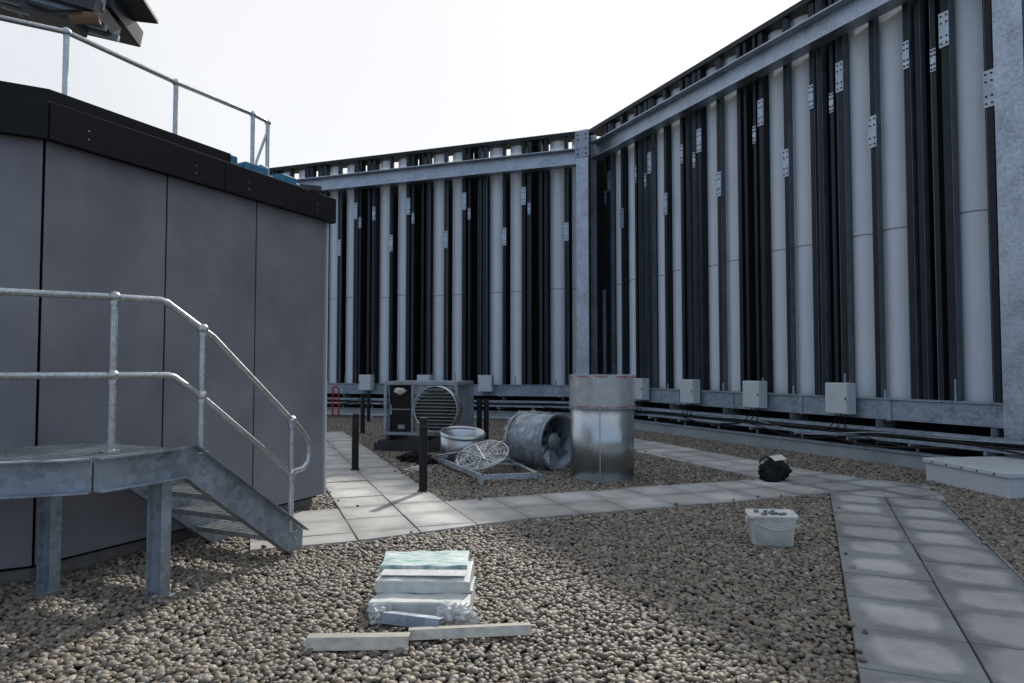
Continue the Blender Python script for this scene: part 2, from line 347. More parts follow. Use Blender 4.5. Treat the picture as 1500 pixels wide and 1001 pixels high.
# ------------------------------------------------------------ facade walls
def facade(name,T,Nn,length,c0,per,half,fsh,seed):
    rd=random.Random(seed); e=empty(name); O=Vector((OR[0],OR[1],0))
    def wb(G_,s0,s1,n0,n1,z0,z1):
        G_.obox(O+T*s0+Nn*n0+Vector((0,0,z0)),T*(s1-s0),Nn*(n1-n0),(0,0,z1-z0))
    def pt(s,n,z): return O+T*s+Nn*n+Vector((0,0,z))
    bk=G(); wb(bk,-.3,length,-.62,-.56,0,8.62)
    fin=G(); seam=G(); mul=G(); pl=G(); bolt=G(); mg=G(); misc=G()
    k=-1; fs_=[]
    while True:
        c=c0+per*k; k+=1
        if c>length-1: break
        if c<.1: continue
        for sgn in (-1,1):
            s=c+sgn*half-fsh
            if s<.35: continue
            fs_.append(s)
            w=.56; n=12; rows=[]
            for zz in (.95,9.27):
                for i in range(n+1):
                    x=-w/2+w*i/n; rows.append(pt(s+x,-.33+.13*(1-(2*x/w)**2),zz))
            fin.add(rows,[(i,i+1,n+1+i+1,n+1+i) for i in range(n)])
            zs=4.25+rd.uniform(-.04,.04); rows=[]
            for zz in (zs,zs+.016):
                for i in range(n+1):
                    x=-w/2+w*i/n; rows.append(pt(s+x,-.324+.13*(1-(2*x/w)**2),zz))
            seam.add(rows,[(i,i+1,n+1+i+1,n+1+i) for i in range(n)])
        for off,wd,dp in ((0,.06,.13),(-.70,.08,.30),(.70,.06,.26),(.90,.05,.26),(-.90,.05,.28)):
            s=c+off
            if s<.45 : continue
            wb(mul,s-wd/2,s+wd/2,-dp-.05,-.03,1.0,9.3)
            wb(mul,s-wd*.8,s+wd*.8,-.028,-.012,1.0,9.3)
            if rd.random()<.6:
                wb(mg,s+wd*.8+.003,s+wd*.8+.016,-.16,-.02,1.0,9.28)  # lighter strip painted in where the mullion flange catches light
            if rd.random()<.4:
                wb(mg,s-wd*.8-.016,s-wd*.8-.003,-.12,-.01,1.0,9.28)
        def plate(s,z,h=.6,w_=.17):
            wb(pl,s-w_/2,s+w_/2,-.008,.006,z-h/2,z+h/2)
            for a in (-1,1):
                for q in (-.4,-.2,.2,.4):
                    wb(bolt,s+a*w_*.27-.014,s+a*w_*.27+.014,.0065,.016,z+q*h-.014,z+q*h+.014)
        plate(c,6.13+rd.uniform(-.05,.05)); 
        if c>.9: plate(c-.70,7.45); plate(c-.90,7.0,.4,.1)
        if c<length-1 and rd.random()<.6: plate(c+.70,7.3,.5,.12)
        misc.tube([pt(c+.3,.2,1.11),pt(c+.3,.2,1.11+rd.uniform(.12,.2))],.02,8)
        misc.tube([pt(c-.5,.25,1.11),pt(c-.5,.25,1.11+rd.uniform(.1,.45))],.018,8)
    fs_.sort()
    for s0,s1 in zip([-.3]+fs_,fs_+[length]):
        if s1-s0>1.0: wb(bk,s0+.45,s1-.45,-.60,-.54,8.621,9.3)
    bk.obj('back_panel',BLACK,e)
    fin.obj('fins',FIN,e,smooth=True); seam.obj('fin_seams',MULLG,e); mul.obj('mullions',MULL,e); mg.obj('painted_lit_edges',MULLG,e); misc.obj('threaded_studs',GALVD,e)
    pl.obj('bracket_plates',GALV,e); bolt.obj('plate_bolts',MULL,e)
    tp=G(); wb(tp,-.1,length,-.62,.04,9.31,9.43); tp.obj('top_channel',MULL,e)
    bm_=G(); 
    wb(bm_,.3,length,.10,.13,8.28,8.74)
    wb(bm_,.3,length,-.0,.34,8.742,8.775); wb(bm_,.3,length,-.0,.34,8.245,8.278)
    bm_.obj('upper_beam',GALV,e,bevel=.004)
    bb=G(); wb(bb,.3,length,.10,.34,.76,1.09); wb(bb,.3,length,-.1,.38,1.092,1.108); wb(bb,.3,length,-.1,.38,.74,.757)
    bb.obj('base_beam',GALVD,e,bevel=.006)
    st=G()
    s=.9
    while s<length:
        wb(st,s,s+.09,.345,.36,.72,1.12); wb(st,s-.1,s-.09,.0,.5,.3,.74); s+=per*.93
    st.obj('beam_stiffeners',GALVD,e)
    kb=G(); wb(kb,-.2,length,.56,.80,-.012,.24); kb.obj('kerb_upstand',MEMB,e,bevel=.02)
    kb=G(); wb(kb,-.2,length,-.55,.555,-.01,.10); wb(kb,-.2,length,-.12,-.10,.101,.74); kb.obj('painted_shade_sheets',BLACK,e)  # black sheets painted in for the shade beneath the base beam
    kc=G(); wb(kc,-.2,length,.62,.84,.242,.262); kc.obj('kerb_capping',GALVD,e)
    tr=G(); wb(tr,.2,length,.40,.405,.40,.46); wb(tr,.2,length,.70,.705,.40,.46)
    s=.2
    while s<length: wb(tr,s,s+.03,.405,.70,.41,.425); s+=.3
    s=.5
    while s<length:
        wb(tr,s,s+.04,.38,.74,.34,.398); wb(tr,s,s+.04,.5,.54,.11,.34); s+=1.2
    wb(tr,.2,length,.42,.425,.55,.60); wb(tr,.2,length,.60,.605,.55,.60)
    tr.obj('cable_tray',GALVD,e)
    for q in range(13):
        cg=G(); n0=.43+.022*q; ph=rd.uniform(0,6); zz=.44+.025*(q%5)
        pts=[]; s=.2
        sag=q>6
        while s<length:
            b_=max(0,math.sin(s*.55+ph))**6 if sag else 0
            pts.append(pt(s,n0+.012*math.sin(s*1.7+ph)+.2*b_,zz+.012*math.sin(s*2.3+ph)-.14*b_)); s+=.2
        cg.tube(pts,.011 if q%2 else .017,6); cg.obj('cable_%d'%q,GALVD if q in(3,9) else RUB,e,smooth=True)
    return e,wb,pt
eR,wbR,ptR=facade('fin_screen_wall',TR,NR,18,1.834,2.093,.35,.19,1)
eL,wbL,ptL=facade('fin_screen_wall',TL,NL,22,.80,2.18,.38,.02,2)
a=G(); wbR(a,.78,.93,-.0,.02,1.5,4.1); a.obj('narrow_infill',GALVD,eR)
def enclosure(T,Nn,s,w=.5,h=.58,z=.80):
    O=Vector((OR[0],OR[1],0)); e=empty('electrical_enclosure')
    def b_(G_,s0,s1,n0,n1,z0,z1): G_.obox(O+T*s0+Nn*n0+Vector((0,0,z0)),T*(s1-s0),Nn*(n1-n0),(0,0,z1-z0))
    a=G(); b_(a,s-w/2,s+w/2,.39,.60,z,z+h); a.obj('case',BOXG,e,bevel=.008)
    a=G(); b_(a,s-w/2+.012,s+w/2-.012,.603,.622,z+.012,z+h-.012); a.obj('door',BOXG,e,bevel=.006)
    a=G(); b_(a,s+w/2-.05,s+w/2-.03,.623,.632,z+h*.45,z+h*.55); a.obj('lock',RUB,e)
    a=G()
    for q in (-.1,0,.1):
        p=[O+T*(s+q)+Nn*.5+Vector((0,0,z+.01)),O+T*(s+q)+Nn*.5+Vector((0,0,z-.12)),O+T*(s+q*1.6+.04)+Nn*.66+Vector((0,0,z-.25)),O+T*(s+q*2+.12)+Nn*.6+Vector((0,0,.47))]
        a.tube(p,.011,6)
    a.obj('conduits',RUB,e,smooth=True)
for s in (3.42,5.48,7.63,9.80): enclosure(TR,NR,s)
for px in (-.202,-.118,-.03):
    s=(2.53-22*px)/(2.8+px)*2.973; enclosure(TL,NL,s,.5,.55,.88)

def hcol(cx,cy,z0,z1,w,d,rot,webm,name='steel_column'):
    e=empty(name); c,s=math.cos(rot),math.sin(rot)
    def q(x,y): return (cx+c*x-s*y,cy+s*x+c*y)
    a=G(); x,y=q(0,-d/2); a.box(x,y,z0,z1,w,.025,rot); x,y=q(0,d/2); a.box(x,y,z0,z1,w,.025,rot)
    a.obj('flanges',GALV,e,bevel=.003)
    a=G(); x,y=q(0,0); a.box(x,y,z0,z1,.02,d-.03,rot); a.obj('web',webm,e)
    a=G(); x,y=q(0,-d/2-.024)
    a.box(x,y,8.15,8.95,w*1.15,.02,rot); x,y=q(0,0); a.box(x,y,z0-.02,z0-.001,w*1.3,d*1.3,rot); a.obj('plates',GALVD,e)
    a=G()
    for zz in (8.25,8.4,8.7,8.85):
        for xx in (-.12,.12):
            x,y=q(xx*w/.35,-d/2-.045); a.box(x,y,zz-.02,zz+.02,.035,.03,rot)
    a.obj('bolts',MULL,e)
hcol(2.32,21.05,.27,9.0,.40,.62,math.radians(-30),MULL)
hcol(7.74,10.3,.27,10.0,.42,.4,math.radians(-65),GALVD)

# ------------------------------------------------------------ plant room building
pb=empty('plant_room_building')
def offs(poly,d):
    poly=ccw(poly); n=len(poly); out=[]
    for i in range(n):
        a,b_,c=[Vector(poly[j%n]) for j in (i-1,i,i+1)]
        d1=(b_-a).normalized(); d2=(c-b_).normalized(); n1=Vector((d1.y,-d1.x)); n2=Vector((d2.y,-d2.x))
        k=(n1+n2); k=k/(k.dot(n1)); out.append(tuple(b_+k*d))
    return out
BP=ccw(Bp)
a=G(); a.prism(offs(BP,-.085),.12,3.5); a.obj('core',BLACK,pb)
a=G(); a.prism(offs(BP,-.12),-.01,.119); a.obj('plinth',CONC,pb)
def facebox(G_,p,q,t0,t1,o0,o1,z0,z1):
    p,q=Vector((*p,0)),Vector((*q,0)); d=(q-p); Lh=d.length; d.normalize(); n=Vector((d.y,-d.x,0))
    G_.obox(p+d*t0+n*o0+Vector((0,0,z0)),d*(t1-t0),n*(o1-o0),(0,0,z1-z0)); return Lh
pan=G(); fa=G(); bo=G(); rvt=G()
n=len(BP)
foff=offs(BP,.05); poff=offs(BP,-.045)
a=G(); a.prism(foff,3.432,3.70); a.obj('fascia_core',FASC,pb)
for i in range(n):
    p,q=poff[i],poff[(i+1)%n]; Lh=math.dist(p,q); k=max(1,round(Lh/1.12)); w=Lh/k
    for j in range(k):
        facebox(pan,p,q,j*w+.008,(j+1)*w-.008,random.uniform(-.001,.001),.013+random.uniform(-.002,.002),.15,3.43)
        for tt in (j*w+.07,(j+1)*w-.08):
            for zz in (.25,1.0,1.8,2.6,3.3): facebox(rvt,p,q,tt,tt+.009,.0155,.0175,zz,zz+.009)
    p,q=foff[i],foff[(i+1)%n]; Lh=math.dist(p,q); k=max(1,round(Lh/2.2)); w=Lh/k
    for j in range(k):
        facebox(fa,p,q,j*w+.004,(j+1)*w-.004,.002,.014,3.42,3.715)
        for tt in (j*w+.3,(j+1)*w-.35):
            for zz in (3.5,3.57): facebox(bo,p,q,tt,tt+.013,.015,.019,zz,zz+.013)
pan.obj('wall_panels',PANEL,pb,bevel=.002); rvt.obj('panel_rivets',PANEL,pb); fa.obj('fascia',FASC,pb,bevel=.003); bo.obj('fascia_rivets',GALVD,pb)
mid=(-3.62+1.4*.55,5.24+3.0*.55)
a=G(); a.prism(ccw([(-9.5,1.84),(-3.63,5.27),(mid[0]-.02,mid[1]),(mid[0]-1.3,mid[1]+.6),(-9.6,5)]),3.702,3.84); a.obj('upper_coping',FASC,pb)
a=G(); a.prism(offs(BP,-.3),3.702,3.74); a.obj('roof_membrane',MEMB,pb)
a=G(); facebox(a,BP[[i for i in range(n) if abs(BP[i][0]+2.22)<.01][0]],(-5.6,9.85),.01,.06,-.026,-.0,.15,3.415); a.obj('edge_trim',BOXG,pb)
e=empty('blue_packing_blocks')
a=G()
for tt,w,h,l in ((.565,.1,.11,.14),(.60,.06,.06,.1),(.66,.16,.09,.3),(.70,.1,.12,.12),(.80,.18,.09,.24),(.855,.1,.05,.2)):
    x=-3.62+1.4*tt-.10; y=5.24+3.0*tt+.05; a.box(x,y,3.741,3.741+h,w,l,math.radians(-25+random.uniform(-8,8)))
a.obj('blocks',BLUE,e,bevel=.01)
a=G()
a.box(-2.42,8.0,3.741,3.8,.3,.2,.4); a.box(-2.78,7.35,3.741,3.78,.1,.5,-.4)
a.obj('offcuts',DARKMET,e,bevel=.005)
e=empty('roof_guardrail')
a=G(); zt=4.6
rl=[(-8,3.4,zt),(-4.3,5.64,zt),(-3.91,5.88,zt),(-3.47,6.94,zt),(-3.01,7.82,zt),(-2.93,8.06,zt),(-2.93,8.1,zt-.05)]
a.tube(rl,.024,12); a.tube([(-3.75,6.3,3.93),(-3.47,6.94,3.93),(-3.01,7.82,3.93),(-2.93,8.08,3.93)],.02,10)
for x,y in ((-5.4,4.95),(-3.91,5.88),(-3.47,6.94),(-3.01,7.82),(-2.93,8.08)): 
    a.tube([(x,y,3.72),(x,y,zt)],.024,12)
a.tube([(-2.93,8.08,4.5),(-3.02,7.98,4.1),(-3.05,7.9,3.74)],.016,8)
for x,y in ((-3.91,5.88),(-3.47,6.94),(-3.01,7.82),(-2.93,8.08)):
    a.ball((x,y,zt),.04); a.tube([(x,y,3.72),(x,y,3.78)],.05,12)
a.obj('rails',GALVR,e,smooth=True)

# ------------------------------------------------------------ overhead gantry (top left)
e=empty('maintenance_gantry')
def rb(G_,cx,cy,cz,sx,sy,sz,rz,ry=0):
    M_=Matrix.Rotation(rz,3,'Z')@Matrix.Rotation(ry,3,'Y')
    A,B_,C=M_@Vector((sx,0,0)),M_@Vector((0,sy,0)),M_@Vector((0,0,sz))
    G_.obox(Vector((cx,cy,cz))-A/2-B_/2-C/2,A,B_,C)
a=G(); DX=-.22
rb(a,-7.0+DX,9.4,6.98,3.4,1.2,.26,.2,.16); rb(a,-6.05+DX,9.05,6.60,1.5,.9,.22,.2,.22)
rb(a,-5.85+DX,8.9,6.30,.62,.5,.12,.2,.2)
rb(a,-5.40+DX,9.5,6.84,.85,.9,.07,.2,.02)
a.obj('boom',DARKMET,e,bevel=.01)
a=G()
for k in range(7): rb(a,-7.9+k*.4+DX,8.8+k*.08,6.95-k*.065,.05,1.2,.12,.2)
for k in range(3): rb(a,-6.05+DX,8.72+k*.3,6.47,1.5,.06,.08,.2,.22)
rb(a,-5.5+DX,8.95,6.62,.5,.06,.3,.2,.1)
a.obj('ribs',GALVD,e)
a=G(); a.tube([(-5.78,8.75,6.24),(-5.45,8.85,6.28)],.08,14); a.obj('roller',BROWN,e,smooth=True)
a=G(); a.tube([(-6.7,8.7,6.62),(-6.2,8.6,6.34),(-5.9,8.6,6.24),(-5.6,8.7,6.3)],.02,8); a.tube([(-7.5,8.7,6.8),(-6.3,8.65,6.5)],.03,8); a.obj('hydraulic_hose',RUB,e,smooth=True)
a=G(); a.box(-8.6,9.0,3.7,7.6,.4,.4,.25); a.obj('mast',GALVD,e)

# ------------------------------------------------------------ stairs + platform
e=empty('metal_access_stairs')
K=(-2.74,4.5); H=(-2.47,5.10); Ft=(-1.93,6.27)
U=Vector((1.4,3.0,0)).normalized(); Pn=Vector((-.906,.423,0))
deck=ccw([K,H,(-3.33,5.47),(-3.42,5.40),(-5.4,4.25),(-5.0,3.69)])
a=G()
def seg(poly,p,d_):
    t0,t1=-1e9,1e9
    for i in range(len(poly)):
        A=poly[i];B_=poly[(i+1)%len(poly)]; ex,ey=B_[0]-A[0],B_[1]-A[1]
        nx,ny=-ey,ex; num=(A[0]-p[0])*nx+(A[1]-p[1])*ny; den=d_[0]*nx+d_[1]*ny
        if abs(den)<1e-9:
            if num>0: return None
            continue
        t_=num/den
        if den>0: t0=max(t0,t_)
        else: t1=min(t1,t_)
    return (t0,t1) if t1>t0 else None
def bars(G_,poly,d_,sp,w,z0,z1):
    d_=Vector(d_).normalized(); n_=Vector((-d_.y,d_.x))
    ks=[Vector(p).dot(n_) for p in poly]; k=min(ks)
    while k<max(ks):
        p=n_*k; r_=seg(poly,p,d_)
        if r_ and r_[1]-r_[0]>.03:
            q=p+d_*r_[0]; G_.obox((q.x,q.y,z0),(d_.x*(r_[1]-r_[0]),d_.y*(r_[1]-r_[0]),0),(n_.x*w,n_.y*w,0),(0,0,z1-z0))
        k+=sp
inner=offs(deck,-.01)
bars(a,inner,(U.x,U.y),.034,.005,1.03,1.06); bars(a,inner,(Pn.x,Pn.y),.1,.006,1.036,1.061)
a.obj('deck_grating',GALVR,e)
a=G()
def chan(p,q,z0,z1,fl=.07):
    p,q=Vector((*p,0)),Vector((*q,0)); d_=(q-p); n_=Vector((d_.y,-d_.x,0)).normalized()
    a.obox(p+Vector((0,0,z0)),d_,n_*.012,(0,0,z1-z0))
    a.obox(p+n_*.0125+Vector((0,0,z1-.012)),d_,n_*fl,(0,0,.012)); a.obox(p+n_*.0125+Vector((0,0,z0)),d_,n_*fl,(0,0,.012))
chan((-5.0,3.69),(K[0]-.01,K[1]-.005),.84,1.065); chan(K,(H[0],H[1]),.84,1.065)
def stringer(off,outward):
    o=Vector((H[0],H[1],0))+Pn*off; e_=Vector((Ft[0],Ft[1],0))+Pn*off
    th=Pn*(-.012 if outward else .012); fl=Pn*(-.07 if outward else .07)
    run=(e_-o).length
    q=[o+Vector((0,0,1.065)),o+Vector((0,0,.84)),o+U*(run-.17)+Vector((0,0,.0)),e_+U*.02+Vector((0,0,.0)),e_+U*.03+Vector((0,0,.18)),o+U*.10+Vector((0,0,1.065))]
    vs=q+[x+th for x in q]; m_=len(q)
    fs=[tuple(range(m_)),tuple(range(m_,2*m_))[::-1]]+[(i,(i+1)%m_,m_+(i+1)%m_,m_+i)[::-1] for i in range(m_)]
    if not outward: fs=[f_[::-1] for f_ in fs]
    a.add(vs,fs)
    for A,B_ in ((q[5],q[4]),(q[1],q[2])):
        dd=B_-A; up=Vector((0,0,.012))
        a.obox(A+th*1.02,dd,fl,up)
stringer(0,True); stringer(.88,False)
a.obj('channels',GALVD,e,bevel=.002)
a=G()
NT=5
for i in range(1,NT):
    z=1.06*(1-i/NT)+.0; s0=1.29*(i-.75)/NT+.06
    o=Vector((H[0],H[1],0))+U*s0+Pn*.02
    c_=[o,o+U*.27,o+U*.27+Pn*.84,o+Pn*.84]
    poly=ccw([(v_.x,v_.y) for v_ in c_])
    bars(a,poly,(Pn.x,Pn.y),.03,.005,z-.03,z); bars(a,poly,(U.x,U.y),.1,.006,z-.025,z+.001)
    a.obox(o+U*.265+Vector((0,0,z-.04)),Pn*.84,U*.01,(0,0,.044)); a.obox(o-U*.01+Vector((0,0,z-.04)),Pn*.84,U*.01,(0,0,.044))
a.obj('treads',GALVR,e)
a=G()
for k in (.16,.42,.68,.94):
    o=Vector((H[0],H[1],0))+U*(1.29*k)-Pn*.014; z=.93*(1-k)+.07
    for dz in (0,.07): a.ball((o.x,o.y,z+dz),.013,8,5)
a.obj('tread_bolts',GALVR,e)
a=G()
rt=math.atan2(U.y,U.x)
for x,y in ((-2.55,4.98),(-3.44,5.13),(-4.6,4.35)):
    a.box(x,y,.0,.838,.012,.15,math.radians(-25)+math.pi/2)
    for sg in (-1,1):
        dx,dy=math.cos(math.radians(-25)),math.sin(math.radians(-25))
        a.box(x+dx*.072*sg,y+dy*.072*sg,.0,.838,.08,.01,rt)
    a.box(x,y,.0,.015,.22,.2,rt)
a.obj('legs',GALVD,e,bevel=.002)
a=G()
Rr=.0245
pp=[(-5.0,3.62),(-3.38,4.51),(-2.84,4.86),(-2.62,5.06)]
top=[(x,y,2.16) for x,y in pp]+[(-2.585,5.10,2.145),(-2.40,5.30,1.95),(-2.36,5.38,1.90),(-1.98,6.16,1.185)]
end=[(-1.93,6.27,1.09),(-1.895,6.345,.99),(-1.885,6.37,.88),(-1.89,6.35,.79),(-1.92,6.29,.735),(-1.98,6.16,.72)]
a.tube(top+end,Rr,14)
a.tube([(x,y,1.60) for x,y in pp[:3]]+[(-2.56,5.08,1.60),(-2.53,5.12,1.585),(-2.40,5.28,1.435),(-1.98,6.16,.715)],Rr,14)
for x,y,z0,z1,zm in ((-2.84,4.86,1.06,2.16,1.60),(-2.40,5.29,1.0,1.955,1.44),(-1.98,6.16,.2,1.185,.715),(-4.4,3.95,1.06,2.16,1.6)):
    a.tube([(x,y,z0),(x,y,z1)],Rr,14)
    for zz in (z1,zm):
        a.ball((x,y,zz),.043); a.tube([(x,y,zz-.06),(x,y,zz+.0)],.032,14)
    a.tube([(x,y,z0),(x,y,z0+.012)],.06,14)
a.obj('handrail',GALVR,e,smooth=True)

# ------------------------------------------------------------ bollards
for x,y,h in ((-2.5,10.95,.93),(-1.17,9.05,1.0),(-3.75,17.2,.95),(-.68,14.3,1.0),(-.53,14.1,1.02),(-4.4,21,.95)):
    e=empty('black_bollard'); a=G(); r_=.055
    a.tube([(x,y,-.01),(x,y,h-.02),(x,y,h)],[r_,r_,r_*.85],20); a.obj('post',RUB,e,smooth=True)
    a=G(); a.tube([(x,y,.0),(x,y,.05)],.075,20); a.obj('collar',DARKMET,e,smooth=True)
    a=G(); a.tube([(x,y,h-.12),(x,y,h-.10)],r_+.003,20); a.obj('ring',DARKMET,e,smooth=True)

# ------------------------------------------------------------ vertical duct drum
e=empty('duct_section_drum'); cx,cy=1.36,10.35
a=G(); a.tube([(cx,cy,.0),(cx,cy,1.10)],.475,64,cap=False); a.obj('shell',DUCT,e,smooth=True,solid=.006)
a=G()
for z in (.0,1.09): a.tube([(cx,cy,z),(cx,cy,z+.03)],.49,64)
a.obox((cx-.10,cy-.470,.03),(.012,0,0),(0,-.012,0),(0,0,1.05))
a.obj('flanges',DUCT,e,smooth=True)
a=G(); a.tube([(cx,cy,1.12),(cx,cy,1.54)],.455,64); a.obj('inner_drum',DUCT,e,smooth=True)
a=G(); nz,na=16,72; vs=[]
for i in range(nz):
    z=1.06+.50*i/(nz-1)
    for k in range(na):
        an=2*math.pi*k/na; rr_=.492+.008*noise.noise((math.cos(an)*5,math.sin(an)*5,z*9))+.004*noise.noise((math.cos(an)*14,math.sin(an)*14,z*5)); vs.append((cx+rr_*math.cos(an),cy+rr_*math.sin(an),z))
a.add(vs,[(i*na+k,i*na+(k+1)%na,(i+1)*na+(k+1)%na,(i+1)*na+k) for i in range(nz-1) for k in range(na)]+[tuple((nz-1)*na+k for k in range(na))])
o=a.obj('film_wrap',FILMD,e,smooth=True)
a=G()
for k in range(60):
    an=2*math.pi*k/60; 
    if k%6>=4: continue
    for zz,hh in ((1.52,.020),(1.085,.016)):
        c_=Vector((cx+.504*math.cos(an),cy+.504*math.sin(an),zz+.012*noise.noise((an*2,zz,0))+random.uniform(-.003,.003))); tg=Vector((-math.sin(an),math.cos(an),0)); nr=Vector((math.cos(an),math.sin(an),0))
        a.obox(c_,tg*random.uniform(.02,.034),nr*.003,(0,0,hh))
a.obj('printed_tape',RED,e)

# ------------------------------------------------------------ axial fan lying down, wrapped
e=empty('axial_fan'); C0=Vector((.76,11.1,.46)); ax=Vector((-.72,.69,0)).normalized(); R_=.43
a=G(); a.tube([C0,C0+ax*.8],R_,48,cap=False); a.obj('casing',GALVD,e,smooth=True,solid=.01)
a=G()
for k in (0,.76): a.tube([C0+ax*k,C0+ax*(k+.02)],[R_+.035]*2,48,cap=False)
sd=ax.cross(Vector((0,0,1)))
a.obj('flange_rings',GALV,e,smooth=True,solid=.03)
a=G(); a.tube([C0+ax*.55,C0+ax*.56],R_-.02,32); a.obj('dark_back',RUB,e)
a=G(); a.tube([C0+ax*.06,C0+ax*.10,C0+ax*.45],[.08,.14,.14],28); 
a.obj('hub',GALV,e,smooth=True)
a=G()
for k in range(9):
    an=2*math.pi*k/9; rd_=sd*math.cos(an)+Vector((0,0,1))*math.sin(an); tg=ax.cross(rd_)
    q=[C0+ax*.16+rd_*.13-tg*.03,C0+ax*.10+rd_*.40-tg*.08,C0+ax*.25+rd_*.41+tg*.08,C0+ax*.26+rd_*.13+tg*.04]
    q2=[x+ax*.01 for x in q]; a.add(q+q2,[(0,1,2,3),(7,6,5,4),(0,4,5,1),(1,5,6,2),(2,6,7,3),(3,7,4,0)])
a.obj('blades',GALV,e)
a=G()
for an in (.3,1.3,2.4,3.9,5.2):
    rd_=sd*math.cos(an)+Vector((0,0,1))*math.sin(an); a.tube([C0+ax*.3+rd_*.1,C0+ax*.3+rd_*.42],.012,8)
a.obj('struts',GALVD,e)
a=G(); vs=[]; nz,na=22,72
for i in range(nz):
    s_=.06+.86*i/(nz-1); k_=1 if s_<.8 else (1-((s_-.8)/.14)**2*.6)
    for k in range(na):
        an=2*math.pi*k/na; rr_=(R_+.045+.04*noise.noise((math.cos(an)*4,math.sin(an)*4,s_*8))+.015*noise.noise((math.cos(an)*12,math.sin(an)*12,s_*20)))*k_
        vs.append(C0+ax*(s_+.02*noise.noise((an*2,s_*4,2)))+(sd*math.cos(an)+Vector((0,0,1))*math.sin(an))*rr_)
a.add(vs,[(i*na+k,i*na+(k+1)%na,(i+1)*na+(k+1)%na,(i+1)*na+k) for i in range(nz-1) for k in range(na)])
a.obj('film_wrap',FILMF,e,smooth=True)
a=G()
for k in (-.2,.2): rb(a,*(C0+ax*(.4+k)-Vector((0,0,.435))),.5,.06,.05,math.atan2(sd.y,sd.x))
a.obj('feet',GALVD,e)

# ------------------------------------------------------------ square fan unit with round louvre
e=empty('louvred_fan_unit'); cx,cy=-1.82,13.6; rz=math.radians(-14)
Mz=Matrix.Rotation(rz,3,'Z')
def L3(x,y,z): v_=Mz@Vector((x,y,0)); return Vector((cx+v_.x,cy+v_.y,z))
def lb(G_,x0,x1,y0,y1,z0,z1):
    o=L3(x0,y0,z0); G_.obox(o,Mz@Vector((x1-x0,0,0)),Mz@Vector((0,y1-y0,0)),(0,0,z1-z0))
a=G(); w=.78
z0,z1=.32,1.38
for x in (-w,w-.06):
    for y in (-.02,1.0): lb(a,x,x+.06,y,y+.06,z0,z1)
for z in (z0,z1-.06):
    lb(a,-w+.06,w-.06,-.018,.04,z,z+.058); lb(a,-w+.06,w-.06,1.0,1.058,z,z+.058)
    for x in (-w,w-.06): lb(a,x+.002,x+.058,.042,.998,z,z+.058)
lb(a,-.19,-.14,-.017,.04,z0+.06,z1-.062)
a.obj('frame',GALVD,e,bevel=.004)
a=G(); lb(a,-w+.08,-w+.10,.05,.99,z0+.06,z1-.06); lb(a,w-.08,w-.06,.05,.99,z0+.06,z1-.06); lb(a,-.13,w-.1,.04,.06,z0+.06,z1-.06); lb(a,-w+.02,w-.02,.0,1.04,z1+.002,z1+.012)
a.obj('panels',GALVD,e)
a=G(); lb(a,-w+.065,-.195,.06,.08,z0+.06,z1-.06); a.obj('dark_door',RUB,e)
a=G(); lb(a,-w+.1,-.24,.052,.059,z0+.5,z0+.52); lb(a,-w+.12,-w+.15,.03,.059,z0+.4,z0+.6); lb(a,-.5,-.35,.052,.059,z0+.12,z0+.2); a.obj('door_fittings',GALVD,e)
a=G(); cc=(.40,.86); Rl=.45
pts=[L3(cc[0],y,cc[1]) for y in (.1,-.24)]
a.tube(pts,Rl,48,cap=False); a.obj('louvre_collar',DUCT,e,smooth=True,solid=.012)
a=G(); a.tube([L3(cc[0],-.08,cc[1]),L3(cc[0],-.07,cc[1])],Rl-.02,40); a.obj('louvre_back',RUB,e)
a=G()
for k in range(-6,7):
    z=k*.066; hw=math.sqrt(max(0,(Rl-.01)**2-z*z))
    if hw<.08: continue
    o=L3(cc[0]-hw,-.22,cc[1]+z-.03); a.obox(o,Mz@Vector((2*hw,0,0)),Mz@Vector((0,.07,0))+Vector((0,0,.05)),Vector((0,0,.006)))
a.obj('louvre_blades',DUCT,e)
a=G(); lb(a,-w-.18,w+.05,-.1,.08,0,.16); lb(a,-w-.18,w+.05,.9,1.08,0,.16); lb(a,-w-.1,w,-.08,1.05,.162,.22); 
for x in (-w+.05,0,w-.15): lb(a,x,x+.08,.0,1.0,.222,.318)
a.obj('skid_base',DARKMET,e,bevel=.005)
blob_later=tuple(L3(-.42,-.04,1.20))

# ------------------------------------------------------------ short drum + disc + frame
e2=e
e=empty('short_duct_collar'); c0=Vector((-.88,11.95,.02)); tl=Vector((.06,-.16,1)).normalized()
a=G(); a.tube([c0+Vector((0,0,.05)),c0+Vector((0,0,.05))+tl*.5],[.36,.385],48,cap=False); a.obj('shell',DUCT,e,smooth=True,solid=.008)
a=G(); 
for k in (.05,.50): a.tube([c0+tl*k,c0+tl*(k+.025)],.40,48,cap=False)
a.obj('rims',DUCT,e,smooth=True,solid=.02)
a=G(); a.tube([c0+tl*.08,c0+tl*.09],.35,40); a.obj('bottom',GALVD,e)

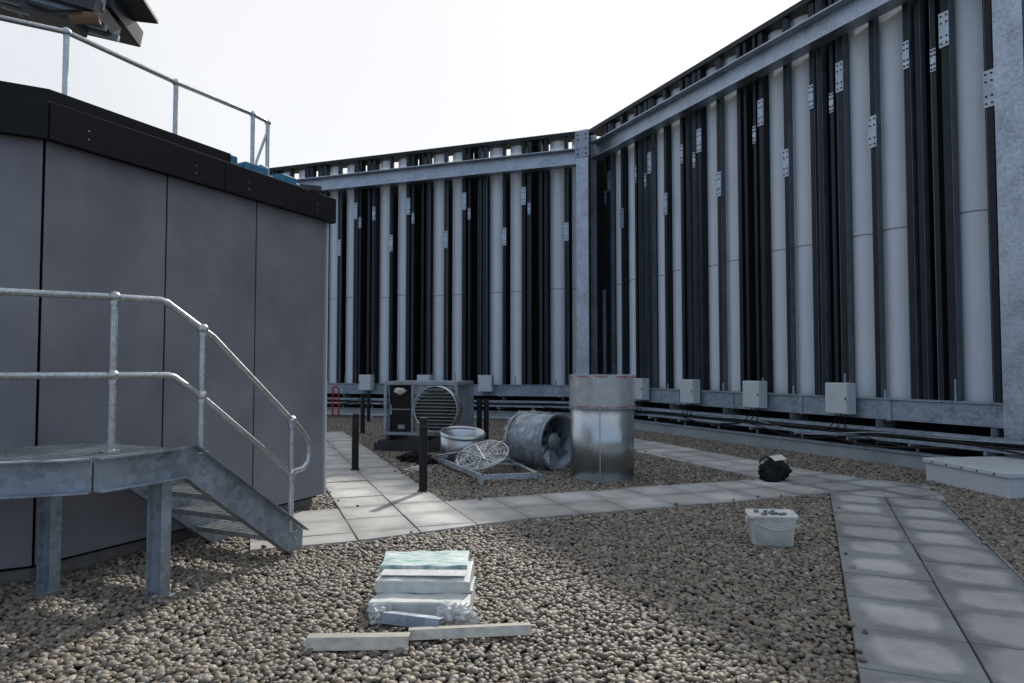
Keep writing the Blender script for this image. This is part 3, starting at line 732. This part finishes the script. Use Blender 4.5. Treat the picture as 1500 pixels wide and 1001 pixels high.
e=empty('fan_guard_disc'); c0=Vector((-.47,10.95,.27)); nn=Vector((-.22,-.42,1)).normalized(); ua=nn.orthogonal().normalized(); ub=nn.cross(ua)
a=G()
for rr_ in (.42,.36,.30,.24,.18,.12,.06):
    a.tube([c0+(ua*math.cos(t_)+ub*math.sin(t_))*rr_ for t_ in [2*math.pi*i/40 for i in range(41)]],.014 if rr_>.4 else .006,6,cap=False)
for k in range(6):
    t_=math.pi*k/6; v_=(ua*math.cos(t_)+ub*math.sin(t_))*.42; a.tube([c0-v_,c0+v_],.007,6)
a.obj('wire_rings',GALVR,e,smooth=True)
a=G(); a.tube([c0-nn*.03,c0-nn*.01,c0+nn*.02,c0+nn*.035],[.40,.45,.45,.38],40); a.obj('film_wrap',FILMF,e,smooth=True)
e=empty('steel_support_frame')
a=G()
Q=[Vector((-1.30,11.75,0)),Vector((-.44,9.75,0)),Vector((.40,9.95,0)),Vector((-.02,11.45,0))]
for i in range(4):
    p,q=Q[i],Q[(i+1)%4]; d_=(q-p); n_=Vector((-d_.y,d_.x,0)).normalized()
    a.obox(p+n_*.0+Vector((0,0,.13)),d_,n_*.06,(0,0,.008)); a.obox(p+Vector((0,0,.07)),d_,n_*.008,(0,0,.058))
p=Q[0].lerp(Q[1],.45); q=Q[3].lerp(Q[2],.45); d_=q-p; n_=Vector((-d_.y,d_.x,0)).normalized()
a.obox(p+Vector((0,0,.142)),d_,n_*.06,(0,0,.008))
for q in Q: a.box(q.x,q.y,0,.128,.05,.05,.4)
a.tube([Q[0]+Vector((0,0,.16)),Vector((-.75,10.9,.33)),Vector((-.2,10.6,.17))],.015,8)
a.obj('angles',GALV,e)

# ------------------------------------------------------------ blob helper
def blob(name,c,r,sc,m,amp=.25,fr=2.0,parent=None,seed=0,sub=4):
    bm=bmesh.new(); bmesh.ops.create_icosphere(bm,subdivisions=sub,radius=1)
    for v_ in bm.verts:
        p=v_.co.copy(); nn_=noise.fractal(p*fr+Vector((seed,seed*2,0)),1,2,4)
        rid=abs(noise.noise(p*fr*1.7+Vector((seed+9,0,0))))
        p*=1+amp*nn_-amp*.6*rid
        z=p.z*sc[2]*r
        v_.co=Vector((c[0]+p.x*sc[0]*r,c[1]+p.y*sc[1]*r,max(.0,c[2]+z)))
    me_=bpy.data.meshes.new(name); bm.to_mesh(me_); bm.free()
    for p_ in me_.polygons: p_.use_smooth=True
    me_.materials.append(m); o=bpy.data.objects.new(name,me_); scene.collection.objects.link(o)
    if parent: o.parent=parent
    return o
blob('crumpled_document_bag',blob_later,.11,(1,.35,.6),WHITE,.5,2.5,e2,2)
e=empty('black_rucksack')
blob('body',(3.80,9.98,.16),.22,(1.0,.8,.75),FABRIC,.3,1.8,e,3)
blob('pocket',(3.72,9.82,.11),.13,(1.1,.6,.8),FABRIC,.25,2.2,e,5)
a=G(); a.tube([(3.68+.10*math.cos(t_),9.93,.28+.09*math.sin(t_)) for t_ in [math.pi*i/8 for i in range(9)]],.012,8); a.obj('handle',FABRIC,e,smooth=True)
a=G(); a.obox((3.80,9.93,.31),(.2,.06,.02),(-.03,.14,.05),(0,0,.004)); a.obj('paper_sheet',WHITE,e)
e=empty('cable_offcuts')
blob('heap',(-1.72,12.1,.06),.2,(1.3,.8,.6),FABRIC,.4,2.5,e,8)
blob('heap_2',(-1.45,11.75,.05),.14,(1.3,.8,.6),FABRIC,.4,2.5,e,11)
blob('heap_3',(-1.5,11.0,.03),.12,(1.6,.8,.5),WHITE,.4,2.5,e,13)

# ------------------------------------------------------------ tub with lid
e=empty('plastic_tub'); cx,cy=2.42,6.45
def rrect(hx,hy,r_,n_=5):
    out=[]
    for sx,sy,a0 in ((1,1,0),(-1,1,90),(-1,-1,180),(1,-1,270)):
        for i in range(n_+1):
            t_=math.radians(a0+90*i/n_); out.append((sx*(hx-r_)+r_*math.cos(t_),sy*(hy-r_)+r_*math.sin(t_)))
    return out
rot=math.radians(-12); c_,s_=math.cos(rot),math.sin(rot)
def loft(prof,ox=0,oy=0,tilt=0,capb=True):
    vs=[];fs=[]; m_=24
    for hx,hy,z in prof:
        for x,y in rrect(hx,hy,min(.05,hx*.4,hy*.4)): vs.append((cx+ox+c_*x-s_*y,cy+oy+s_*x+c_*y,z+tilt*x))
    for i in range(len(prof)-1):
        for k in range(m_): fs.append((i*m_+k,i*m_+(k+1)%m_,(i+1)*m_+(k+1)%m_,(i+1)*m_+k))
    fs.append(tuple(range(m_))[::-1]); fs.append(tuple((len(prof)-1)*m_+k for k in range(m_)))
    a=G(); a.add(vs,fs); return a
loft([(.165,.12,.012),(.182,.135,.03),(.2,.15,.255),(.208,.158,.258),(.208,.158,.27),(.2,.15,.272)]).obj('tub',WHITE,e,smooth=True)
loft([(.214,.164,.268),(.219,.169,.274),(.219,.169,.298),(.212,.162,.303),(.195,.145,.302),(.185,.135,.290)],.006,.004,.03).obj('lid',WHITE,e,smooth=True)
a=G(); 
for sx in (-1,1): a.box(cx+c_*sx*.212,cy+s_*sx*.212,.2,.25,.02,.09,rot)
a.tube([(cx+c_*x,cy+s_*x-.172,.25-.07*math.cos(x/.2*1.4)) for x in [-.2+.04*i for i in range(11)]],.005,6)
a.obj('handles',WHITE,e)
for k in range(9): blob('rubble_%d'%k,(cx+random.uniform(-.13,.13),cy+random.uniform(-.09,.09),.302),.022,(random.uniform(.7,1.6),1,.6),CONC,.4,3,e,k,2)

# ------------------------------------------------------------ wrapped panel pack
e=empty('wrapped_panel_pack')
def slab3(nm,cx,cy,cz,sx,sy,sz,rz,rx,m,bev=.012):
    me_=bpy.data.meshes.new(nm); bm=bmesh.new(); bmesh.ops.create_cube(bm,size=1)
    for v_ in bm.verts: v_.co=Vector((v_.co.x*sx,v_.co.y*sy,v_.co.z*sz))
    bmesh.ops.subdivide_edges(bm,edges=bm.edges[:],cuts=9,use_grid_fill=True)
    for v_ in bm.verts:
        v_.co+=Vector((noise.noise(v_.co*9+Vector((cz,1,0))),noise.noise(v_.co*9+Vector((3,cz,5))),noise.noise(v_.co*9+Vector((7,cz,2)))))*.011
    bm.to_mesh(me_); bm.free(); me_.materials.append(m)
    o=bpy.data.objects.new(nm,me_); scene.collection.objects.link(o); o.parent=e
    o.location=(cx,cy,cz); o.rotation_euler=(rx,0,rz); bv=o.modifiers.new('b','BEVEL'); bv.width=bev; bv.segments=2; bv.limit_method='ANGLE'
    for p_ in me_.polygons: p_.use_smooth=True
    try: me_.set_sharp_from_angle(angle=math.radians(35))
    except Exception: pass
    return o
slab3('pack_bottom',-.60,4.70,.075,.66,.40,.11,-.03,.0,PACKW)
slab3('pack_teal',-.585,4.84,.142,.64,.30,.012,-.02,.02,TEAL,.004)
slab3('pack_middle',-.60,4.84,.195,.64,.34,.085,-.04,.14,PACKW)
slab3('pack_top',-.62,4.98,.262,.61,.26,.045,.0,.14,TEAL,.008)
a=G(); a.obox((-.90,4.72,.238),(.58,-.02,0),(.01,.09,.012),(0,0,.004)); a.obj('label_sheet',PACKW,e)
a=G(); 
for x in (-.80,-.42): a.obox((x,4.495,.02),(.02,0,0),(0,-.004,0),(0,0,.115))
a.obj('straps',WHITE,e)
blob('loose_film',(-.36,4.40,.07),.12,(1.1,.7,.7),FILM,.5,3,e,21)
blob('loose_film_side',(-.87,4.52,.06),.10,(.7,1.2,.7),FILM,.5,3,e,31)
def angle(x0,y0,x1,y1,z0=.035,w=.11,tilt=.5,m=ALU,dz=0):
    e_=empty('metal_flashing_strip'); a=G(); p=Vector((x0,y0,z0)); q=Vector((x1,y1,z0+dz)); d_=q-p; n_=Vector((-d_.y,d_.x,0)).normalized()
    a.obox(p,d_,n_*.012+Vector((0,0,w*.55)),-n_*.003)
    a.obox(p+Vector((0,0,w*.55))+n_*.012,d_,n_*w*math.cos(tilt)+Vector((0,0,-.1*w)),(0,0,.003))
    a.obox(p-n_*.02,d_,n_*.018,(0,0,.003)); a.obj('strip',m,e_,bevel=.001)
angle(-1.19,4.00,-.60,4.02,.03,.11,.5); angle(-.62,4.14,.115,4.20,.035,.085,.7,ALU,.01); angle(-.83,4.40,-.45,4.24,.04,.10,.8,GALVD,.015)

# ------------------------------------------------------------ low service duct box on the right
e=empty('low_duct_housing')
a=G(); bx=ccw([(6.08,10.1),(6.22,8.62),(8.0,8.8),(7.85,10.28)]); a.prism(bx,.0,.27); a.obj('body',BOXG,e,bevel=.01)
a=G(); a.prism(offs(bx,.03),.272,.34); a.obj('lid',BOXG,e,bevel=.012)
a=G()
for k in range(5):
    y=8.8+k*.28; x=6.22-(y-8.62)*.0946-.036; a.box(x,y,.29,.31,.01,.02)
a.obj('screws',MULL,e)
e=empty('red_marker_post')
a=G(); a.tube([(-6.0,22.9,0),(-6.0,22.9,1.0),(-5.9,22.9,1.05),(-5.8,22.9,1.0),(-5.8,22.9,0)],.03,8); a.obj('hoop',RED,e,smooth=True)
e=empty('roof_conduit_pipe')
a=G(); a.tube([(1.9,20.4,.12),(-2,21.6,.12),(-8,23.7,.12)],.04,10)
for k in range(6): 
    x=1.9-k*1.3; a.box(x,20.4-(x-1.9)*.31,0,.09,.12,.2,.3)
a.obj('pipe',GALVD,e)

# ------------------------------------------------------------ camera
cam=bpy.data.cameras.new('Camera'); co=bpy.data.objects.new('Camera',cam); scene.collection.objects.link(co)
cam.lens=24; cam.sensor_width=36; cam.clip_end=1000; cam.clip_start=.05
co.location=(0,0,1.65); co.rotation_euler=(math.radians(92.26),0,0); scene.camera=co

# ------------------------------------------------------------ light
az=math.atan2(.30,.955); el=math.radians(36)
sv=Vector((math.sin(az)*math.cos(el),math.cos(az)*math.cos(el),math.sin(el)))
sl=bpy.data.lights.new('sun','SUN'); sl.energy=4.0; sl.angle=math.radians(1.5); sl.color=(1,.95,.88)
so=bpy.data.objects.new('sun',sl); scene.collection.objects.link(so); so.rotation_euler=sv.to_track_quat('Z','Y').to_euler()
w=bpy.data.worlds.new('World'); scene.world=w; w.use_nodes=True; t=w.node_tree
bg=t.nodes['Background']; bg.inputs[1].default_value=.1
sky=N(t,'ShaderNodeTexSky'); sky.sky_type='NISHITA'; sky.sun_disc=False; sky.sun_elevation=el; sky.sun_rotation=az
tc=N(t,'ShaderNodeTexCoord')
dt=N(t,'ShaderNodeVectorMath',operation='DOT_PRODUCT'); dt.inputs[1].default_value=tuple(sv); t.links.new(tc.outputs['Generated'],dt.inputs[0])
n=N(t,'ShaderNodeTexNoise'); n.inputs['Scale'].default_value=2.6; n.inputs['Detail'].default_value=7; t.links.new(tc.outputs['Generated'],n.inputs['Vector'])
ad=N(t,'ShaderNodeMath',operation='MULTIPLY_ADD'); ad.inputs[1].default_value=.42; t.links.new(n.outputs[0],ad.inputs[0]); t.links.new(dt.outputs['Value'],ad.inputs[2])
r=ramp(t,[(0,(.42,.54,.72)),(.45,(.44,.54,.70)),(.76,(.68,.73,.81)),(.95,(1.0,1.0,1.0))])
mr=N(t,'ShaderNodeMapRange'); mr.inputs[1].default_value=-.8; mr.inputs[2].default_value=1.09; t.links.new(ad.outputs[0],mr.inputs[0]); t.links.new(mr.outputs[0],r.inputs[0])
sc=N(t,'ShaderNodeVectorMath',operation='SCALE'); sc.inputs['Scale'].default_value=10.3; t.links.new(r.outputs[0],sc.inputs[0])
mx=N(t,'ShaderNodeMix',data_type='RGBA'); mx.inputs[0].default_value=.85
t.links.new(sky.outputs[0],mx.inputs[6]); t.links.new(sc.outputs[0],mx.inputs[7]); t.links.new(mx.outputs[2],bg.inputs[0])
scene.view_settings.view_transform='Standard'; scene.view_settings.look='None'; scene.view_settings.exposure=0
print('pebbles',len(P))
